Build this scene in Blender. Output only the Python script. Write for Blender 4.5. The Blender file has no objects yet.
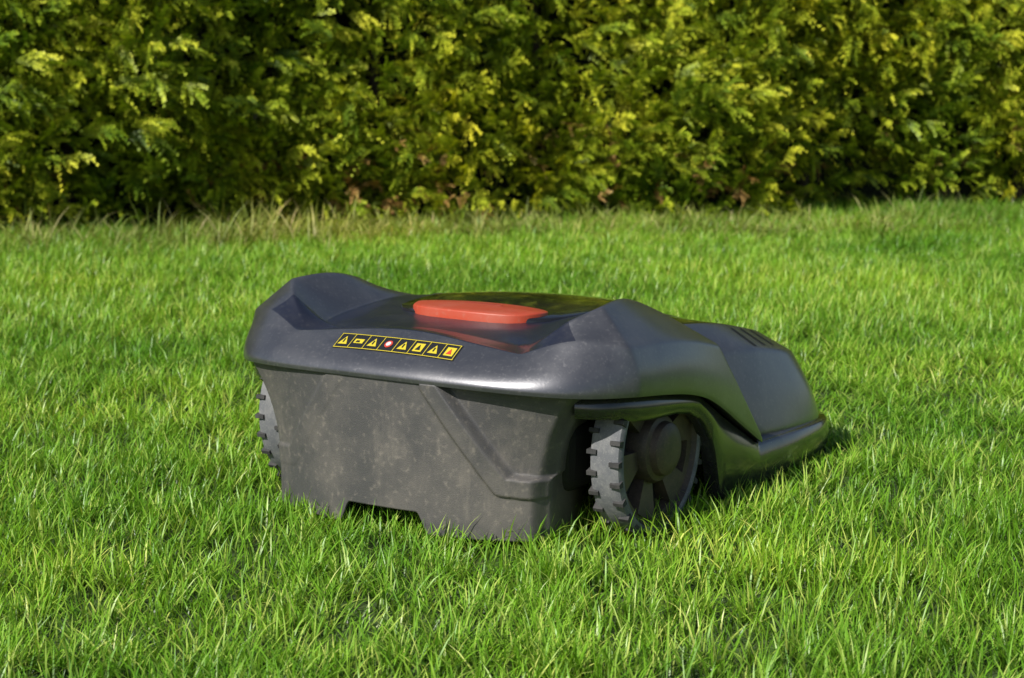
import bpy, bmesh, math, random
import numpy as np
from mathutils import Vector, noise
from mathutils.bvhtree import BVHTree
R=math.radians
scene=bpy.context.scene
scene.view_settings.view_transform='Standard'
scene.view_settings.look='None'
scene.view_settings.exposure=0
GZ=-0.025
# ------------------------------------------------------------ helpers
def link(o,parent=None):
    scene.collection.objects.link(o)
    if parent: o.parent=parent
    return o
def empty(name,loc=(0,0,0),rotz=0):
    e=bpy.data.objects.new(name,None); e.location=loc; e.rotation_euler=(0,0,rotz)
    e.empty_display_size=.1
    return link(e)
def mesh_obj(name,verts,faces,mat=None,parent=None,smooth=True):
    m=bpy.data.meshes.new(name); m.from_pydata([tuple(v) for v in verts],[],faces); m.update()
    if smooth:
        m.polygons.foreach_set('use_smooth',[True]*len(m.polygons))
    if mat: m.materials.append(mat)
    return link(bpy.data.objects.new(name,m),parent)
def fix_normals(o):
    bm=bmesh.new(); bm.from_mesh(o.data); bmesh.ops.recalc_face_normals(bm,faces=bm.faces); bm.to_mesh(o.data); bm.free()
def newmat(name):
    m=bpy.data.materials.new(name); m.use_nodes=True
    nt=m.node_tree; b=nt.nodes['Principled BSDF']
    return m,nt,b
def N(nt,t,**k):
    n=nt.nodes.new(t)
    for a,v in k.items(): setattr(n,a,v)
    return n
def ramp(nt,stops):
    r=nt.nodes.new('ShaderNodeValToRGB'); e=r.color_ramp.elements
    while len(e)<len(stops): e.new(.5)
    for i,(p,c) in enumerate(stops):
        e[i].position=p; e[i].color=(*c,1)
    return r
def mixc(nt,a,b,f,mode='MIX'):
    m=N(nt,'ShaderNodeMix',data_type='RGBA',blend_type=mode)
    for sock,val in ((m.inputs[6],a),(m.inputs[7],b)):
        if isinstance(val,tuple): sock.default_value=(*val,1)
        else: nt.links.new(val,sock)
    if isinstance(f,(float,int)): m.inputs[0].default_value=f
    else: nt.links.new(f,m.inputs[0])
    return m.outputs[2]
def surf_mat(name,base,dust,rough,metal=0,coat=0,dustamt=.35,nscale=14,bump=.05,bscale=400,spec=.5,streak=0,crough=.12):
    m,nt,b=newmat(name)
    tc=N(nt,'ShaderNodeTexCoord')
    n1=N(nt,'ShaderNodeTexNoise'); n1.inputs['Scale'].default_value=nscale; n1.inputs['Detail'].default_value=8; n1.inputs['Roughness'].default_value=.7
    nt.links.new(tc.outputs['Object'],n1.inputs['Vector'])
    rp=ramp(nt,[(.42,(0,0,0)),(.75,(1,1,1))]); nt.links.new(n1.outputs['Fac'],rp.inputs[0])
    n3=N(nt,'ShaderNodeTexNoise'); n3.inputs['Scale'].default_value=nscale*16; n3.inputs['Detail'].default_value=4
    nt.links.new(tc.outputs['Object'],n3.inputs['Vector'])
    rp3=ramp(nt,[(.58,(0,0,0)),(.72,(1,1,1))]); nt.links.new(n3.outputs['Fac'],rp3.inputs[0])
    ad=N(nt,'ShaderNodeMath',operation='MULTIPLY_ADD'); nt.links.new(rp3.outputs[0],ad.inputs[0]); ad.inputs[1].default_value=.6; nt.links.new(rp.outputs[0],ad.inputs[2])
    fac=ad.outputs[0]
    if streak:
        mp=N(nt,'ShaderNodeMapping'); mp.inputs['Scale'].default_value=(30,30,8); mp.inputs['Rotation'].default_value=(0,R(25),0)
        nt.links.new(tc.outputs['Object'],mp.inputs['Vector'])
        n4=N(nt,'ShaderNodeTexNoise'); n4.inputs['Scale'].default_value=1; n4.inputs['Detail'].default_value=10; n4.inputs['Roughness'].default_value=.75
        nt.links.new(mp.outputs[0],n4.inputs['Vector'])
        rp4=ramp(nt,[(.55,(0,0,0)),(.78,(1,1,1))]); nt.links.new(n4.outputs['Fac'],rp4.inputs[0])
        a2=N(nt,'ShaderNodeMath',operation='MULTIPLY_ADD'); nt.links.new(rp4.outputs[0],a2.inputs[0]); a2.inputs[1].default_value=streak; nt.links.new(fac,a2.inputs[2]); fac=a2.outputs[0]
    mu=N(nt,'ShaderNodeMath',operation='MULTIPLY',use_clamp=True); mu.inputs[1].default_value=dustamt; nt.links.new(fac,mu.inputs[0])
    nt.links.new(mixc(nt,base,dust,mu.outputs[0]),b.inputs['Base Color'])
    mr=N(nt,'ShaderNodeMath',operation='MULTIPLY_ADD'); mr.inputs[1].default_value=.35; mr.inputs[2].default_value=rough
    nt.links.new(mu.outputs[0],mr.inputs[0]); nt.links.new(mr.outputs[0],b.inputs['Roughness'])
    b.inputs['Metallic'].default_value=metal
    b.inputs['Coat Weight'].default_value=coat; b.inputs['Coat Roughness'].default_value=crough
    b.inputs['Specular IOR Level'].default_value=spec
    n2=N(nt,'ShaderNodeTexNoise'); n2.inputs['Scale'].default_value=bscale; n2.inputs['Detail'].default_value=3
    nt.links.new(tc.outputs['Object'],n2.inputs['Vector'])
    bp=N(nt,'ShaderNodeBump'); bp.inputs['Strength'].default_value=bump; bp.inputs['Distance'].default_value=.002
    nt.links.new(n2.outputs['Fac'],bp.inputs['Height']); nt.links.new(bp.outputs[0],b.inputs['Normal'])
    return m
M_shell=surf_mat('shell_paint',(.085,.086,.097),(.34,.325,.31),.38,metal=.6,coat=1.0,dustamt=.22,crough=.24)
M_deck=surf_mat('deck_plastic',(.014,.016,.028),(.08,.08,.08),.3,dustamt=.25,coat=.3)
M_panel=surf_mat('rear_plastic',(.072,.070,.070),(.28,.245,.20),.48,dustamt=.40,nscale=9,bump=.25,bscale=900,streak=.9)
M_gloss=surf_mat('gloss_black',(.012,.012,.013),(.1,.09,.08),.10,coat=.6,dustamt=.12,crough=.05)
M_skirt=surf_mat('skirt_plastic',(.020,.020,.021),(.12,.11,.09),.18,coat=.6,dustamt=.25,crough=.08)
M_orange=surf_mat('orange_plastic',(.46,.060,.024),(.42,.20,.14),.4,dustamt=.3)
M_rubber=surf_mat('tyre_rubber',(.13,.135,.145),(.36,.35,.33),.8,dustamt=.6,nscale=40)
M_lug=surf_mat('tyre_lug',(.035,.035,.035),(.15,.14,.13),.8,dustamt=.4,nscale=40)
M_hub=surf_mat('hub_plastic',(.050,.038,.030),(.22,.155,.10),.5,dustamt=.5,nscale=25)
M_dark=surf_mat('chassis_dark',(.010,.010,.010),(.04,.035,.03),.7,dustamt=.4)
def flat(name,c,r=.5):
    m,nt,b=newmat(name); b.inputs['Base Color'].default_value=(*c,1); b.inputs['Roughness'].default_value=r; return m
M_yel=flat('label_yellow',(.62,.5,.03)); M_lblk=flat('label_black',(.012,.012,.014)); M_red=flat('label_red',(.55,.05,.03)); M_wht=flat('label_white',(.6,.6,.6))
M_groove=flat('button_groove',(.30,.035,.018))

# ------------------------------------------------------------ mower
TH=math.atan2(-.529,.849)
mower=empty('robotic_lawn_mower',(-.1,2.386,0),TH)
cols=[
 [(0,-.103,.170),(0,-.096,.190),(0,-.036,.222),(0,-.022,.222),(0,.005,.216),(0,.025,.216),(0,.05,.220)],
 [(.08,-.100,.169),(.08,-.093,.189),(.088,-.050,.214),(.085,-.036,.213),(.07,-.005,.212),(.04,.03,.216),(0,.06,.220)],
 [(.16,-.090,.167),(.16,-.083,.186),(.160,-.048,.206),(.152,-.036,.203),(.125,.0,.206),(.07,.04,.217),(0,.07,.221)],
 [(.243,-.062,.163),(.244,-.058,.186),(.219,-.026,.230),(.198,-.006,.243),(.158,.005,.208),(.10,.06,.218),(0,.09,.222)],
 [(.280,.010,.159),(.280,.012,.188),(.269,.006,.215),(.222,.026,.258),(.168,.045,.211),(.11,.09,.220),(0,.12,.223)],
 [(.286,.070,.153),(.285,.070,.186),(.272,.080,.213),(.213,.084,.261),(.166,.10,.216),(.115,.13,.222),(0,.15,.225)],
 [(.287,.170,.137),(.284,.150,.178),(.272,.140,.206),(.207,.130,.251),(.165,.15,.219),(.11,.18,.222),(0,.18,.225)],
 [(.288,.240,.095),(.285,.205,.155),(.272,.188,.197),(.212,.163,.238),(.162,.18,.219),(.108,.20,.222),(0,.21,.224)],
 [(.288,.325,.048),(.285,.264,.127),(.272,.228,.187),(.216,.190,.226),(.160,.205,.217),(.105,.23,.221),(0,.25,.222)],
 [(.258,.356,.045),(.234,.312,.106),(.210,.278,.152),(.188,.235,.200),(.154,.240,.212),(.103,.26,.219),(0,.28,.220)],
 [(.276,.420,.042),(.262,.400,.098),(.238,.375,.160),(.196,.360,.193),(.146,.35,.196),(.10,.34,.207),(0,.34,.212)],
 [(.276,.545,.036),(.270,.535,.080),(.245,.515,.134),(.203,.495,.160),(.150,.470,.165),(.10,.44,.178),(0,.42,.188)],
 [(.222,.615,.030),(.220,.609,.074),(.202,.592,.116),(.165,.565,.142),(.122,.525,.153),(.09,.49,.164),(0,.47,.172)],
 [(0,.637,.030),(0,.630,.074),(0,.608,.112),(0,.575,.138),(0,.530,.150),(0,.505,.160),(0,.485,.168)],
]
def build_shell():
    bm=bmesh.new(); cl=bm.edges.layers.float.new('crease_edge')
    nC=len(cols)
    for sgn in (1,-1):
        grid=[]
        for c in cols:
            r1=Vector(c[0])
            if r1.x==0: d=Vector((0,.25-r1.y,0)).normalized()
            else: d=Vector((-r1.x,.25-r1.y,0)).normalized()
            r0=r1+d*.016+Vector((0,0,.003))
            rb=r1+Vector((0,0,.006))- d*.001
            rows=[r0,r1,rb]+[Vector(p) for p in c[1:]]
            grid.append([bm.verts.new((p.x*sgn,p.y,p.z)) for p in rows])
        nR=len(grid[0])
        for i in range(nC-1):
            for j in range(nR-1):
                vs=[grid[i][j],grid[i+1][j],grid[i+1][j+1],grid[i][j+1]]
                if sgn<0: vs.reverse()
                f=bm.faces.new(vs); f.smooth=True
                if (j>=4 and i<=2) or j>=6: f.material_index=1
                if i>=8 and j==5: f.material_index=2
                if i==8 and j>=1: f.material_index=2
        def cr(a,b,v):
            e=bm.edges.get((a,b))
            if e: e[cl]=v
        for i in range(nC-1):
            for j,v in ((0,.9),(1,.95),(2,.3),(4,.97 if i>=3 else .85),(5,.6),(6,.8)):
                cr(grid[i][j],grid[i+1][j],v)
        for i,v in ((8,1.0),(9,.9),(4,.95),(12,.3),(11,.3)):
            for j in range(1,6):
                if i==4 and j>4: continue
                cr(grid[i][j],grid[i][j+1],v)
        for j in (4,5): cr(grid[2][j],grid[2][j+1],.8)
        cr(grid[3][5],grid[3][6],.7)
    bmesh.ops.remove_doubles(bm,verts=bm.verts,dist=.0001)
    bmesh.ops.recalc_face_normals(bm,faces=bm.faces)
    m=bpy.data.meshes.new('top_shell'); bm.to_mesh(m); bm.free()
    m.materials.append(M_shell); m.materials.append(M_deck); m.materials.append(M_gloss)
    o=link(bpy.data.objects.new('top_shell',m),mower)
    s=o.modifiers.new('sub','SUBSURF'); s.levels=4; s.render_levels=4
    return o
shell=build_shell()
bpy.context.view_layer.update()
bvh=BVHTree.FromObject(shell,bpy.context.evaluated_depsgraph_get())

def seg_d(p,a,b):
    ax,ay=a;bx,by=b;px,py=p
    t=max(0,min(1,((px-ax)*(bx-ax)+(py-ay)*(by-ay))/((bx-ax)**2+(by-ay)**2)))
    return math.hypot(px-ax-t*(bx-ax),py-ay-t*(by-ay))
def sm(x,a,b):
    t=max(0,min(1,(x-a)/(b-a))); return t*t*(3-2*t)
PLx=[(.066,.1685),(.150,.056),(.25,.046)]
def outside(u,z):
    for (a,b) in zip(PLx,PLx[1:]):
        if a[0]<=u<=b[0]:
            return z > a[1]+(b[1]-a[1])*(u-a[0])/(b[0]-a[0])
    return False
def rear_panel():
    nu,nz=240,100; V=[];F=[]
    for k in range(nz+1):
        tz=k/nz
        for i in range(-4,nu+5):
            s=max(-1,min(1,(i/nu)*2-1)); au=abs(s)
            zb=.018-.026*sm(au,.25,.34)
            z=zb+(.170-zb)*tz
            w=.190+.046*max(0,z/.163)**3
            u=s*w
            v=-.099+.046*(au**2.4)
            d=min(seg_d((abs(u),z),a,b) for a,b in zip(PLx,PLx[1:]))
            rel=0
            if outside(abs(u),z): rel=-.013*sm(d,.010,.014)
            rel+=.0036*(1-sm(d,.010,.0125))
            if s<0: rel*=.15
            v-=rel
            v+=.02*sm(au,.93,1.0)*sm(au,.93,1.0)
            if i<0 or i>nu:
                e=(-i if i<0 else i-nu)
                v+=[0,.012,.03,.06,.1][e]; u*= [1,.990,.970,.95,.92][e]
            V.append((u,v,z))
    W=nu+9
    for k in range(nz):
        for i in range(W-1):
            a=k*W+i; F.append((a,a+1,a+W+1,a+W))
    o=mesh_obj('rear_panel',V,F,M_panel,mower); 
    sd=o.modifiers.new('sol','SOLIDIFY'); sd.thickness=.004; sd.offset=-1
    return o
rear_panel()

def interp(tab,x):
    if x<=tab[0][0]: return tab[0][1]
    for (a,b) in zip(tab,tab[1:]):
        if x<=b[0]:
            t=(x-a[0])/(b[0]-a[0]); return a[1]+(b[1]-a[1])*t
    return tab[-1][1]
path=[(.222,-.034),(.248,-.020),(.264,.008),(.2735,.06),(.277,.12),(.278,.17),(.279,.2),(.281,.25),(.285,.3),(.287,.36),(.288,.45),(.281,.54),(.265,.585),(.225,.616),(.15,.636),(.07,.645),(0,.648)]
P=[Vector((a,b)) for a,b in path]; S=[0]
for a,b in zip(P,P[1:]): S.append(S[-1]+(b-a).length)
def pat(s):
    for i in range(len(P)-1):
        if s<=S[i+1]+1e-9:
            t=(s-S[i])/(S[i+1]-S[i]); 
            p0=P[max(0,i-1)];p1=P[i];p2=P[i+1];p3=P[min(len(P)-1,i+2)]
            return .5*((2*p1)+(p2-p0)*t+(2*p0-5*p1+4*p2-p3)*t*t+(3*p1-p0-3*p2+p3)*t**3)
    return P[-1]
ztop=[(-.06,.162),(.01,.159),(.07,.152),(.17,.137),(.24,.095),(.325,.047),(.45,.043),(.65,.036)]
zbot=[(-.06,.138),(0,.132),(.03,.126),(.06,.123),(.12,.120),(.15,.115),(.17,.106),(.187,.092),(.2,.074),(.21,.052),(.218,.022),(.224,.0),(.232,-.010),(.45,-.006),(.65,.0)]
def skirt(sgn):
    V=[];F=[];n=300;rows=7
    for i in range(n+1):
        s=S[-1]*i/n; p=pat(s); zt=interp(ztop,p.y); zb=interp(zbot,p.y)
        q=pat(min(S[-1],s+.004)); q0=pat(max(0,s-.004)); t=(q-q0).normalized(); nrm=Vector((t.y,-t.x))
        if nrm.x<-.01: nrm=-nrm
        if i==n: nrm=Vector((0,1))
        prof=[(-.020,zb+.002),(-.004,zb),(0,zb+.005),(.001,zb+(zt-zb)*.5),(-.002,zt-.004),(-.006,zt),(-.05,zt+.001)]
        for off,z in prof:
            V.append(((p.x+nrm.x*off)*sgn if i<n else 0,p.y+nrm.y*off,z))
    for i in range(n):
        for j in range(rows-1):
            a=i*rows+j; F.append((a,a+1,a+rows+1,a+rows))
    o=mesh_obj('side_skirt',V,F,M_skirt,mower); fix_normals(o)
    es=o.modifiers.new('es','EDGE_SPLIT'); es.split_angle=R(50)
skirt(1); skirt(-1)

def box(name,x0,x1,y0,y1,z0,z1,mat,parent,bev=.01,taper=1):
    bm=bmesh.new(); bmesh.ops.create_cube(bm,size=1)
    for v in bm.verts:
        k=taper if v.co.z<0 else 1
        v.co=Vector(((x0+x1)/2+v.co.x*(x1-x0)*k,(y0+y1)/2+v.co.y*(y1-y0)*k,(z0+z1)/2+v.co.z*(z1-z0)))
    if bev: bmesh.ops.bevel(bm,geom=bm.edges[:],offset=bev,segments=3,profile=.5,affect='EDGES')
    m=bpy.data.meshes.new(name); bm.to_mesh(m); bm.free(); m.materials.append(mat)
    return link(bpy.data.objects.new(name,m),parent)
box('chassis',-.205,.205,-.02,.56,.03,.125,M_dark,mower,.02,.92)  # dark underbody box, added to fill the hollow body and block light
box('chassis_light_block_upper',-.17,.17,-.02,.36,.12,.18,M_dark,mower,.02)  # upper part of the same added light-blocking fill

def chaikin(pts,n=3):
    for _ in range(n):
        q=[]
        for a,b in zip(pts,pts[1:]+pts[:1]):
            q.append((a[0]*.75+b[0]*.25,a[1]*.75+b[1]*.25)); q.append((a[0]*.25+b[0]*.75,a[1]*.25+b[1]*.75))
        pts=q
    return pts
def ringcap(name,outl,zf,th,mat,bev=.004):
    cx=sum(p[0] for p in outl)/len(outl); cy=sum(p[1] for p in outl)/len(outl); n=len(outl)
    prof=[(1,-th,0),(1,-bev,0),(1,-bev*.4,bev*.25),(1,-.0003,bev*.8),(.8,0,bev),(.55,0,0),(.3,0,0),(.1,0,0)]
    V=[];F=[]
    for k,dz,ins in prof:
        for (x,y) in outl:
            dx,dy=x-cx,y-cy; L=math.hypot(dx,dy); kk=k*(1-ins/L)
            X,Y=cx+dx*kk,cy+dy*kk; V.append((X,Y,zf(X,Y)+dz))
    V.append((cx,cy,zf(cx,cy)))
    for r in range(len(prof)-1):
        for i in range(n):
            j=(i+1)%n; F.append((r*n+i,r*n+j,(r+1)*n+j,(r+1)*n+i))
    r=len(prof)-1
    for i in range(n): F.append((r*n+i,r*n+(i+1)%n,len(V)-1))
    o=mesh_obj(name,V,F,mat,mower); fix_normals(o); return o
def hz(x,y): return .2260-.17*max(0,y-.2)**1.3-.25*x*x
hatch=chaikin([(-.100,.062),(.100,.062),(.128,.16),(.118,.26),(.085,.36),(-.085,.36),(-.118,.26),(-.128,.16)],2)
ringcap('control_hatch',hatch,hz,.02,M_gloss,.004)
def bz(x,y): return .2315-.08*max(0,y-.10)-.02*abs(y-.10)-.30*x*x
btn=chaikin([(-.066,.054),(.072,.054),(.098,.104),(.080,.142),(.0,.158),(-.080,.142),(-.092,.104)],2)
btn=[(x+.004,y) for x,y in btn]
ringcap('stop_button',btn,bz,.022,M_orange,.0022)
ringcap('stop_button_groove',chaikin([(-.026,.112),(.034,.112),(.030,.121),(-.022,.121)],2),lambda x,y:bz(x,y)+.0006,.002,M_groove,.0005)
for s in (1,-1):
    sh=chaikin([(.125*s,.20),(.160*s,.225),(.163*s,.32),(.120*s,.38),(.108*s,.30)],2)
    ringcap('shoulder_trim',sh,lambda x,y:.2165-.20*max(0,y-.25)-.05*abs(abs(x)-.12),.02,M_shell,.004)

# dark vent slots following the nose surface
def vents(sgn):
    V=[];F=[]
    for k in range(3):
        v0=.400+.028*k
        prev=None
        for i in range(9):
            t=i/8; u=(.205+.030*t)*sgn; v=v0+.012*t
            h=bvh.ray_cast(Vector((u,v,.4)),Vector((0,0,-1))); h2=bvh.ray_cast(Vector((u,v+.006,.4)),Vector((0,0,-1)))
            if h[0] is None or h2[0] is None: continue
            b=len(V); V.extend([h[0]+Vector((0,0,.0008)),h2[0]+Vector((0,0,.0008))])
            if prev is not None: F.append((prev,prev+1,b+1,b))
            prev=b
    if F: mesh_obj('vent_slots',V,F,M_lblk,mower)
vents(1); vents(-1)

def revolve(prof,cx,cy,cz,n):
    V=[];F=[];m=len(prof)
    for i in range(n):
        a=2*math.pi*i/n
        for (u,r) in prof: V.append((cx+u,cy+r*math.cos(a),cz+r*math.sin(a)))
    for i in range(n):
        j=(i+1)%n
        for k in range(m-1): F.append((i*m+k,i*m+k+1,j*m+k+1,j*m+k))
    return V,F
def add(VF,V,F,idx):
    o=len(VF[0]); VF[0].extend(V); VF[1].extend([tuple(q+o for q in f) for f in F]); VF[2].extend([idx]*len(F))
def wheel(sgn):
    VF=([],[],[]); cy,cz=.104,.080
    prof=[(.229,.06),(.229,.098),(.232,.1045),(.237,.106),(.262,.106),(.268,.1045),(.2705,.099),(.2705,.096),(.268,.094)]
    V,F=revolve(prof,0,cy,cz,96); add(VF,V,F,0)
    for i in range(27):
        for side in (0,1):
            a=2*math.pi*(i+.5*side)/27
            u0,u1=((.2285,.241),(.258,.271))[side]
            hw=.0034
            vs=[]
            for (r,k) in ((.100,1.15),(.1088,.7)):
                for u in (u0,u1):
                    for t in (-hw*k,hw*k):
                        vs.append((u,cy+r*math.cos(a)-t*math.sin(a),cz+r*math.sin(a)+t*math.cos(a)))
            add(VF,vs,[(0,1,3,2),(4,6,7,5),(0,4,5,1),(2,3,7,6),(0,2,6,4),(1,5,7,3)],1)
    prof=[(.268,.094),(.262,.091),(.261,.082),(.244,.080)]
    V,F=revolve(prof,0,cy,cz,96); add(VF,V,F,2)
    V,F=revolve([(.244,.080),(.244,0)],0,cy,cz,48); add(VF,V,F,3)
    for i in range(6):
        a0=2*math.pi*i/6+.2; vs=[]
        for (u) in (.243,.263):
            for (r,w) in ((.030,.15),(.084,.27)):
                for t in (-w,-w/3,w/3,w): 
                    vs.append((u-(.006 if r<.04 else 0),cy+r*math.cos(a0+t*(1 if r>.04 else 1.6)),cz+r*math.sin(a0+t*(1 if r>.04 else 1.6))))
        fs=[(8,9,13,12),(9,10,14,13),(10,11,15,14),(0,4,12,8),(3,11,15,7),(4,5,13,12),(5,6,14,13),(6,7,15,14)]
        add(VF,vs,fs,2)
    prof=[(.24,.042),(.262,.042),(.268,.039),(.270,.033),(.278,.031),(.281,.027),(.2825,.014),(.283,.0)]
    V,F=revolve(prof,0,cy,cz,48); add(VF,V,F,2)
    V=[((x-.008)*sgn,y,z) for x,y,z in VF[0]]
    o=mesh_obj('rear_wheel',V,VF[1],None,mower,smooth=False)
    for m in (M_rubber,M_lug,M_hub,M_dark): o.data.materials.append(m)
    for p,i in zip(o.data.polygons,VF[2]): p.material_index=i; p.use_smooth=(i!=1)
    fix_normals(o)
    es=o.modifiers.new('es','EDGE_SPLIT'); es.split_angle=R(35)
wheel(1); wheel(-1)
for s in (1,-1):
    V,F=revolve([(-.015,.0),(-.015,.03),(-.01,.038),(.01,.038),(.015,.03),(.015,0)],.12*s,.47,.015,32)
    mesh_obj('front_caster',V,F,M_lug,mower)

ldir=Vector((0,.52,-.85)).normalized()
def lab(s,t,off):
    o=Vector((s,-.068+.82*t,.203+.5*t))-ldir*.1
    h=bvh.ray_cast(o,ldir)
    if h[0] is None: return o+ldir*.1
    n=h[1]; 
    if n.z<0:n=-n
    return h[0]+n*off
LV={}
def lpoly(pts,mat,off):
    V,F=LV.setdefault(mat.name,([],[])); b=len(V)
    V.extend([lab(s,t,off) for s,t in pts]); F.append(tuple(range(b,b+len(pts))))
def lrect(s0,s1,t0,t1,mat,off):
    n=max(1,int((s1-s0)/.004)); m=max(1,int((t1-t0)/.003))
    for i in range(n):
        for j in range(m):
            a=s0+(s1-s0)*i/n;b=s0+(s1-s0)*(i+1)/n;c=t0+(t1-t0)*j/m;d=t0+(t1-t0)*(j+1)/m
            lpoly([(a,c),(b,c),(b,d),(a,d)],mat,off)
L0,L1,T0,T1=-.084,.087,-.013,.015
lrect(L0,L1,T0,T1,M_lblk,.0006)
for t in (T0+.0008,T1-.0018): lrect(L0+.001,L1-.001,t,t+.001,M_yel,.0011)
cw=(L1-L0)/8
for k in range(9):
    s=L0+cw*k; s=min(max(s,L0+.0012),L1-.0022); lrect(s,s+.0008,T0+.001,T1-.001,M_yel,.0011)
tm=(T0+T1)/2
for k in range(8):
    c=L0+cw*(k+.5)
    if k in (0,2,4,6):
        lpoly([(c-.0066,tm-.007),(c+.0066,tm-.007),(c,tm+.008)],M_yel,.0012)
        lpoly([(c-.001,tm-.004),(c+.001,tm-.004),(c+.001,tm+.003),(c-.001,tm+.003)],M_lblk,.0016)
    elif k==1:
        lrect(c-.0065,c+.0065,tm-.004,tm+.004,M_yel,.0012)
        lpoly([(c-.004,tm-.0025),(c+.002,tm-.0025),(c+.001,tm+.001),(c-.003,tm+.001)],M_lblk,.0016)
    elif k==3:
        lpoly([(c+.0052*math.cos(a*.5236),tm+.0065*math.sin(a*.5236)) for a in range(12)],M_red,.0012)
        lpoly([(c+.0032*math.cos(a*.5236),tm+.0040*math.sin(a*.5236)) for a in range(12)],M_wht,.0016)
    else:
        lrect(c-.006,c+.006,tm-.0075,tm+.0075,M_yel,.0012)
        lpoly([(c-.0035,tm-.005),(c+.0035,tm-.005),(c,tm+.005)],M_red if k==7 else M_lblk,.0016)
for mn,(V,F) in LV.items(): mesh_obj('warning_label_'+mn.split('_')[1],V,F,bpy.data.materials[mn],mower)

# ------------------------------------------------------------ ground
def leafmat(name,c_dark,c_mid,c_light,c_base,trans=.35,rough=.5,wscale=1.3,spec=.35,basepos=.55):
    m,nt,b=newmat(name)
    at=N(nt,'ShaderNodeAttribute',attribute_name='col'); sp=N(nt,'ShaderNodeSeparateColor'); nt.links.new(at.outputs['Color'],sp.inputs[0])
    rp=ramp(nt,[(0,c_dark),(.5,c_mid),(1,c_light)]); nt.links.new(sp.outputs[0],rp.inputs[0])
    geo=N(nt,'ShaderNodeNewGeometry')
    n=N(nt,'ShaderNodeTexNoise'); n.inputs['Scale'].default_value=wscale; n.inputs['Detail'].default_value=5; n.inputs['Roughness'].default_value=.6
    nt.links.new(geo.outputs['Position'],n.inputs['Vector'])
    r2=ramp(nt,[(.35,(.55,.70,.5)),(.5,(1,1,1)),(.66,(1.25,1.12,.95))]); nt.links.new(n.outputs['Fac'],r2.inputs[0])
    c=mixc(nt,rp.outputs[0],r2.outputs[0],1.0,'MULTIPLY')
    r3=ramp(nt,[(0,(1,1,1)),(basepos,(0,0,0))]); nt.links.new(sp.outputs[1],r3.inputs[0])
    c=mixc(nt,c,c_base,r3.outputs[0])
    nt.links.new(c,b.inputs['Base Color']); b.inputs['Roughness'].default_value=rough; b.inputs['Specular IOR Level'].default_value=spec
    if trans>0:
        tr=N(nt,'ShaderNodeBsdfTranslucent'); nt.links.new(mixc(nt,c,(1.25,1.1,.4),.8,'MULTIPLY'),tr.inputs[0])
        mx=N(nt,'ShaderNodeMixShader'); mx.inputs[0].default_value=trans
        nt.links.new(b.outputs[0],mx.inputs[1]); nt.links.new(tr.outputs[0],mx.inputs[2])
        nt.links.new(mx.outputs[0],nt.nodes['Material Output'].inputs[0])
    return m
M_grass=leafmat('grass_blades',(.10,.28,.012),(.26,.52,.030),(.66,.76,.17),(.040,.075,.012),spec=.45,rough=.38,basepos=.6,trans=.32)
M_tall=leafmat('tall_grass_blades',(.16,.24,.03),(.34,.42,.08),(.65,.56,.28),(.12,.12,.04),trans=.3)
m,nt,b=newmat('soil_and_thatch')
tc=N(nt,'ShaderNodeNewGeometry'); n=N(nt,'ShaderNodeTexNoise'); n.inputs['Scale'].default_value=30; n.inputs['Detail'].default_value=8
nt.links.new(tc.outputs['Position'],n.inputs['Vector'])
rp=ramp(nt,[(.3,(.02,.035,.008)),(.55,(.05,.09,.018)),(.75,(.09,.12,.03))]); nt.links.new(n.outputs['Fac'],rp.inputs[0])
nt.links.new(rp.outputs[0],b.inputs['Base Color']); b.inputs['Roughness'].default_value=.95
g=mesh_obj('ground',[(-200,-200,GZ),(200,-200,GZ),(200,200,GZ),(-200,200,GZ)],[(0,1,2,3)],m,smooth=False)

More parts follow.
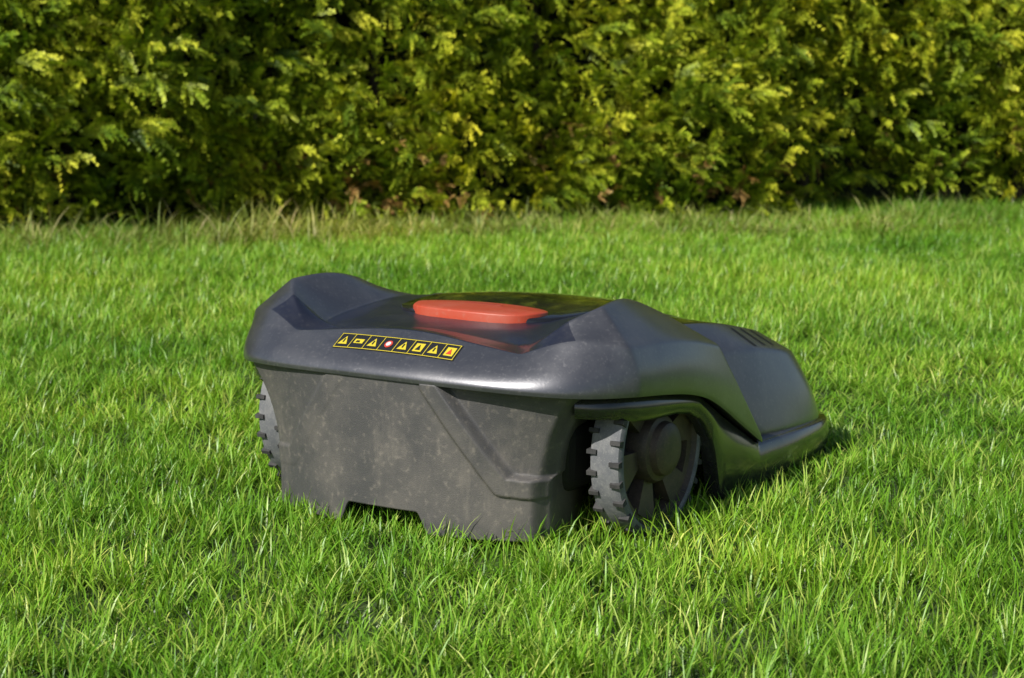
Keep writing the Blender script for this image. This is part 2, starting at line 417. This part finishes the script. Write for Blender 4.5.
def yb(x): return 5.06+(x+1.38)*.24
def blade_mesh(name,n,size,h0,h1,w0,w1,seed,mat,bend=(.15,1.1)):
    r=np.random.default_rng(seed)
    px=r.uniform(-size/2,size/2,n); py=r.uniform(-size/2,size/2,n)
    nt_=int(n/14); tx=r.uniform(-size/2,size/2,nt_); ty=r.uniform(-size/2,size/2,nt_); tid=r.integers(0,nt_,n)
    tuft=r.random(n)<.65
    px=np.where(tuft,tx[tid]+r.normal(0,.006,n),px); py=np.where(tuft,ty[tid]+r.normal(0,.006,n),py)
    tr_=r.uniform(0,1,nt_); ta=r.uniform(0,2*np.pi,nt_)
    h=r.uniform(h0,h1,n)*(.65+.7*tr_[tid]); w=r.uniform(w0,w1,n)
    th=np.where(r.random(n)<.6,ta[tid]+r.normal(0,.6,n),r.uniform(0,2*np.pi,n))
    b=r.uniform(bend[0],bend[1],n); fa=th+np.pi/2+r.normal(0,.5,n)
    co=np.zeros((n,7,3)); ts=[0,.35,.7,1]; ws=[.8,1,.7,0]
    lean=r.uniform(.0,.8,n)
    k=0; col=np.zeros((n,7,4)); rc=np.clip(.5*r.random(n)+.35*tr_[tid]+.1*r.normal(0,1,n),0,1)
    dry=r.random(n)<.06; rc=np.where(dry,1.0,rc)
    for t,wf in zip(ts,ws):
        out=h*(t*np.sin(lean+b*t*.6)); up=h*(t*np.cos(lean+b*t*.6))
        x=px+np.cos(th)*out; y=py+np.sin(th)*out; z=up
        if wf>0:
            for s in (-1,1):
                co[:,k,0]=x+s*np.cos(fa)*w*wf/2; co[:,k,1]=y+s*np.sin(fa)*w*wf/2; co[:,k,2]=z
                col[:,k,0]=rc; col[:,k,1]=t; col[:,k,3]=1; k+=1
        else:
            co[:,k,0]=x; co[:,k,1]=y; co[:,k,2]=z; col[:,k,0]=rc; col[:,k,1]=1; col[:,k,3]=1; k+=1
    base=np.arange(n)[:,None]*7
    q1=base+np.array([[0,1,3,2]]); q2=base+np.array([[2,3,5,4]]); t3=base+np.array([[4,5,6]])
    loops=np.concatenate([q1,q2,t3],axis=1).ravel()
    starts=(np.arange(n)[:,None]*11+np.array([[0,4,8]])).ravel()
    me=bpy.data.meshes.new(name); me.vertices.add(n*7); me.vertices.foreach_set('co',co.ravel())
    me.loops.add(len(loops)); me.loops.foreach_set('vertex_index',loops.astype(np.int32))
    me.polygons.add(n*3); me.polygons.foreach_set('loop_start',starts.astype(np.int32)); 
    me.update(calc_edges=True); me.validate()
    a=me.attributes.new('col','FLOAT_COLOR','POINT'); a.data.foreach_set('color',col.ravel())
    me.polygons.foreach_set('use_smooth',[True]*len(me.polygons))
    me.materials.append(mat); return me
rng=random.Random(11)
lawn=empty('lawn_grass')
PS=.3
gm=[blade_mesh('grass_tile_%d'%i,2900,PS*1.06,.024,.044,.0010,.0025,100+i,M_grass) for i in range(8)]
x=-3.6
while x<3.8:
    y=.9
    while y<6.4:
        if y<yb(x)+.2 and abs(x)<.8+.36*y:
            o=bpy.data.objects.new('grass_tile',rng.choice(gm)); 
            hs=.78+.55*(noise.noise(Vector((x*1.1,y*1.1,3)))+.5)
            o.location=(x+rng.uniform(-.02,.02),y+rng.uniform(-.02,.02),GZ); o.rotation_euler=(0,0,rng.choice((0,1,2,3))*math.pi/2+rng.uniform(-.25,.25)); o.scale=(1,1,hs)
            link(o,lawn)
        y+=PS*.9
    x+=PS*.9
tall=empty('tall_grass')
tm_=[blade_mesh('tall_tile_%d'%i,380,.32,.05,.11,.0018,.004,300+i,M_tall,(.3,1.4)) for i in range(4)]
x=-3.0
while x<3.2:
    for k in range(2):
        o=bpy.data.objects.new('tall_grass_tuft',rng.choice(tm_)); o.location=(x+rng.uniform(-.08,.08),yb(x)-.06+rng.uniform(-.20,.12),GZ)
        s=rng.uniform(.45,1.0)*(1.25 if x<-.5 else .9); o.scale=(1,1,s); o.rotation_euler=(0,0,rng.uniform(0,6.28)); link(o,tall)
    x+=.2

# ------------------------------------------------------------ hedge
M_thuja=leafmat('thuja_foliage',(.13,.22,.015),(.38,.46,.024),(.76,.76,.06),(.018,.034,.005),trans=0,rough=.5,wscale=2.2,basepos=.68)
M_brown=leafmat('thuja_dead',(.22,.11,.025),(.46,.27,.08),(.66,.46,.18),(.12,.06,.02),trans=0,rough=.7)
def clump_mesh(name,nb,seed,mat,rad=.08,nfr=8):
    r=random.Random(seed); V=[];F=[];C=[]
    def diamond(p,d,s,L,w,c,t):
        i=len(V); m=p+d*L*.55
        V.extend([p,m+s*w,p+d*L,m-s*w]); F.append((i,i+1,i+2,i+3)); C.extend([(c,t,0,1)]*4)
    for bb in range(nb):
        B=Vector((r.gauss(0,rad),r.uniform(-.02,.08),r.gauss(0,rad)))
        D=Vector((r.gauss(0,.45),-r.uniform(.5,1),r.gauss(.35,.35))).normalized()
        nb_=Vector((r.gauss(0,.8),r.gauss(-.2,.4),r.gauss(.6,.5))).normalized()
        Sx=D.cross(nb_).normalized(); nb_=Sx.cross(D).normalized()
        c0=min(1,max(0,r.gauss(.42,.22))); BL=r.uniform(.045,.10)
        for f in range(nfr):
            q=f/(nfr-1); sg=(-1)**f
            base=B+D*BL*q*.8
            ang=sg*(1-q)*r.uniform(.3,1.0)
            d=(D*math.cos(ang)+Sx*math.sin(ang)+nb_*r.gauss(0,.22)).normalized()
            s=(Sx*math.cos(ang)-D*math.sin(ang)+nb_*r.gauss(0,.5)).normalized(); n=s.cross(d).normalized(); s=d.cross(n).normalized()
            L=r.uniform(.028,.060); cf=min(1,max(0,c0+r.gauss(0,.1)))
            K=7; droop=Vector((0,0,-r.uniform(.1,.5)))
            for k in range(K):
                t=k/(K-1); p=base+d*L*t+droop*L*t*t
                l=.017*(1-.45*t)*r.uniform(.7,1.25)
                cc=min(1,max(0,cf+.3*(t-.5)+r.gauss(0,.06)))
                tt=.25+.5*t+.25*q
                for side in (-1,1):
                    td=(d*1.1+s*side*.45+n*r.gauss(0,.15)).normalized(); ts=n.cross(td).normalized()
                    diamond(p,td,ts,l,.0015,cc,tt)
                    sdv=(td*.9+ts*r.choice((-1,1))*.45).normalized()
                    diamond(p+td*l*.35,sdv,n.cross(sdv).normalized(),l*.65,.0014,min(1,cc+.08),tt+.1)
    m=bpy.data.meshes.new(name); m.from_pydata(V,[],F); m.update()
    a=m.attributes.new('col','FLOAT_COLOR','POINT'); a.data.foreach_set('color',np.array(C,dtype=np.float32).ravel())
    m.materials.append(mat); return m
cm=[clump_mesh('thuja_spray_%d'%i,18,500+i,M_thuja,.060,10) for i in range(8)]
bmh=[clump_mesh('dead_spray_%d'%i,4,600+i,M_brown,.04,7) for i in range(3)]
hedge=empty('thuja_hedge')
ha=math.atan(.24)
x=-2.9
while x<3.1:
    z=-.02
    while z<1.8:
        nz=noise.noise(Vector((x*1.9,z*1.4,1.3)))+.7*noise.noise(Vector((x*4.6,z*3.3,7.7)))
        low=z<.20
        depth=.13-.20*nz + (.08*(1-max(z,0)/.20) if low else 0)
        skip=.0+(.10 if low else 0)+(.15 if nz<-.35 else 0)
        if rng.random()>skip:
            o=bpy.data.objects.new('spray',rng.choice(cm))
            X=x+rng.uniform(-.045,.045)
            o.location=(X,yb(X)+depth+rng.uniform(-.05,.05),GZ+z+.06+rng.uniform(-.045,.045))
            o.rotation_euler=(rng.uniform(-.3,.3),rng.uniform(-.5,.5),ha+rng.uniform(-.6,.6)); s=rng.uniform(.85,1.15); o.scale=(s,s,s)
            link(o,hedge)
        pb=noise.noise(Vector((x*1.5,z*2,22)))
        if rng.random()<((.65 if pb>-.05 else .2) if z<.24 else (.10 if pb>.45 else .0)):
            o=bpy.data.objects.new('dead_spray',rng.choice(bmh)); o.location=(x,yb(x)+depth-.06+rng.uniform(-.02,.06),GZ+z+rng.uniform(0,.1)); o.rotation_euler=(rng.uniform(-.8,.8),rng.uniform(-.8,.8),ha+rng.uniform(-.6,.6)); s=rng.uniform(.5,.9); o.scale=(s,s,s); link(o,hedge)
        z+=.09
    x+=.09
V=[];F=[];nx,nz_=90,24
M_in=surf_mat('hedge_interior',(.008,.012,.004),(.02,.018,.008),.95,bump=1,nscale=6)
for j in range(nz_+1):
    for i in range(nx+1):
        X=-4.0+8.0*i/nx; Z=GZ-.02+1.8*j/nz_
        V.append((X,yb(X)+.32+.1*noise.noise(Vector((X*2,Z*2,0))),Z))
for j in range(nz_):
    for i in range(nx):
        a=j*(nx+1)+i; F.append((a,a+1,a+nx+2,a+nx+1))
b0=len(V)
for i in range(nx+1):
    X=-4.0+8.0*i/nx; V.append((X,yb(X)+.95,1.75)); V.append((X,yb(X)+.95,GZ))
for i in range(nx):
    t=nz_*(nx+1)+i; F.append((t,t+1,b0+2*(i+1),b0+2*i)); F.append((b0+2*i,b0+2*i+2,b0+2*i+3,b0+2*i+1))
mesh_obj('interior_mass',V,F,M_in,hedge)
M_bark=surf_mat('thuja_bark',(.03,.02,.012),(.06,.045,.03),.9,bump=1,nscale=20,bscale=120)
x=-3.0
while x<3.2:
    X=x+rng.uniform(-.1,.1); VV=[];FF=[]; lean=rng.uniform(-.12,.12); n=8
    for k in range(7):
        t=k/6; r=.018*(1-.7*t)
        for a in range(n):
            an=2*math.pi*a/n; VV.append((X+lean*t+.02*math.sin(t*7+x)+r*math.cos(an),yb(X)+.26+r*math.sin(an)+.05*t,GZ-.02+1.7*t))
    for k in range(6):
        for a in range(n):
            FF.append((k*n+a,k*n+(a+1)%n,(k+1)*n+(a+1)%n,(k+1)*n+a))
    mesh_obj('stem',VV,FF,M_bark,hedge); x+=.38

# ------------------------------------------------------------ light, camera
w=bpy.data.worlds.new('World'); scene.world=w; w.use_nodes=True; nt=w.node_tree
bg=nt.nodes['Background']; sky=nt.nodes.new('ShaderNodeTexSky'); sky.sky_type='NISHITA'; sky.sun_disc=False
AZ=R(222); EL=R(42)
sky.sun_elevation=EL; sky.sun_rotation=AZ
nt.links.new(sky.outputs[0],bg.inputs[0]); bg.inputs[1].default_value=.09
ts=Vector((math.sin(AZ)*math.cos(EL),math.cos(AZ)*math.cos(EL),math.sin(EL)))
sd=bpy.data.lights.new('sun','SUN'); sd.energy=5.0; sd.angle=R(.5); sd.color=(1,.96,.89)
so=link(bpy.data.objects.new('sun',sd)); so.rotation_euler=ts.to_track_quat('Z','Y').to_euler(); so.location=(0,0,5)
cd=bpy.data.cameras.new('camera'); cam=link(bpy.data.objects.new('camera',cd))
cam.location=(0,0,.61); cam.rotation_euler=(R(90-9.7),0,0)
cd.sensor_width=36; cd.lens=2030/1024*36; cd.clip_start=.05; cd.clip_end=600
cd.dof.use_dof=True; cd.dof.focus_distance=2.28; cd.dof.aperture_fstop=11
scene.camera=cam
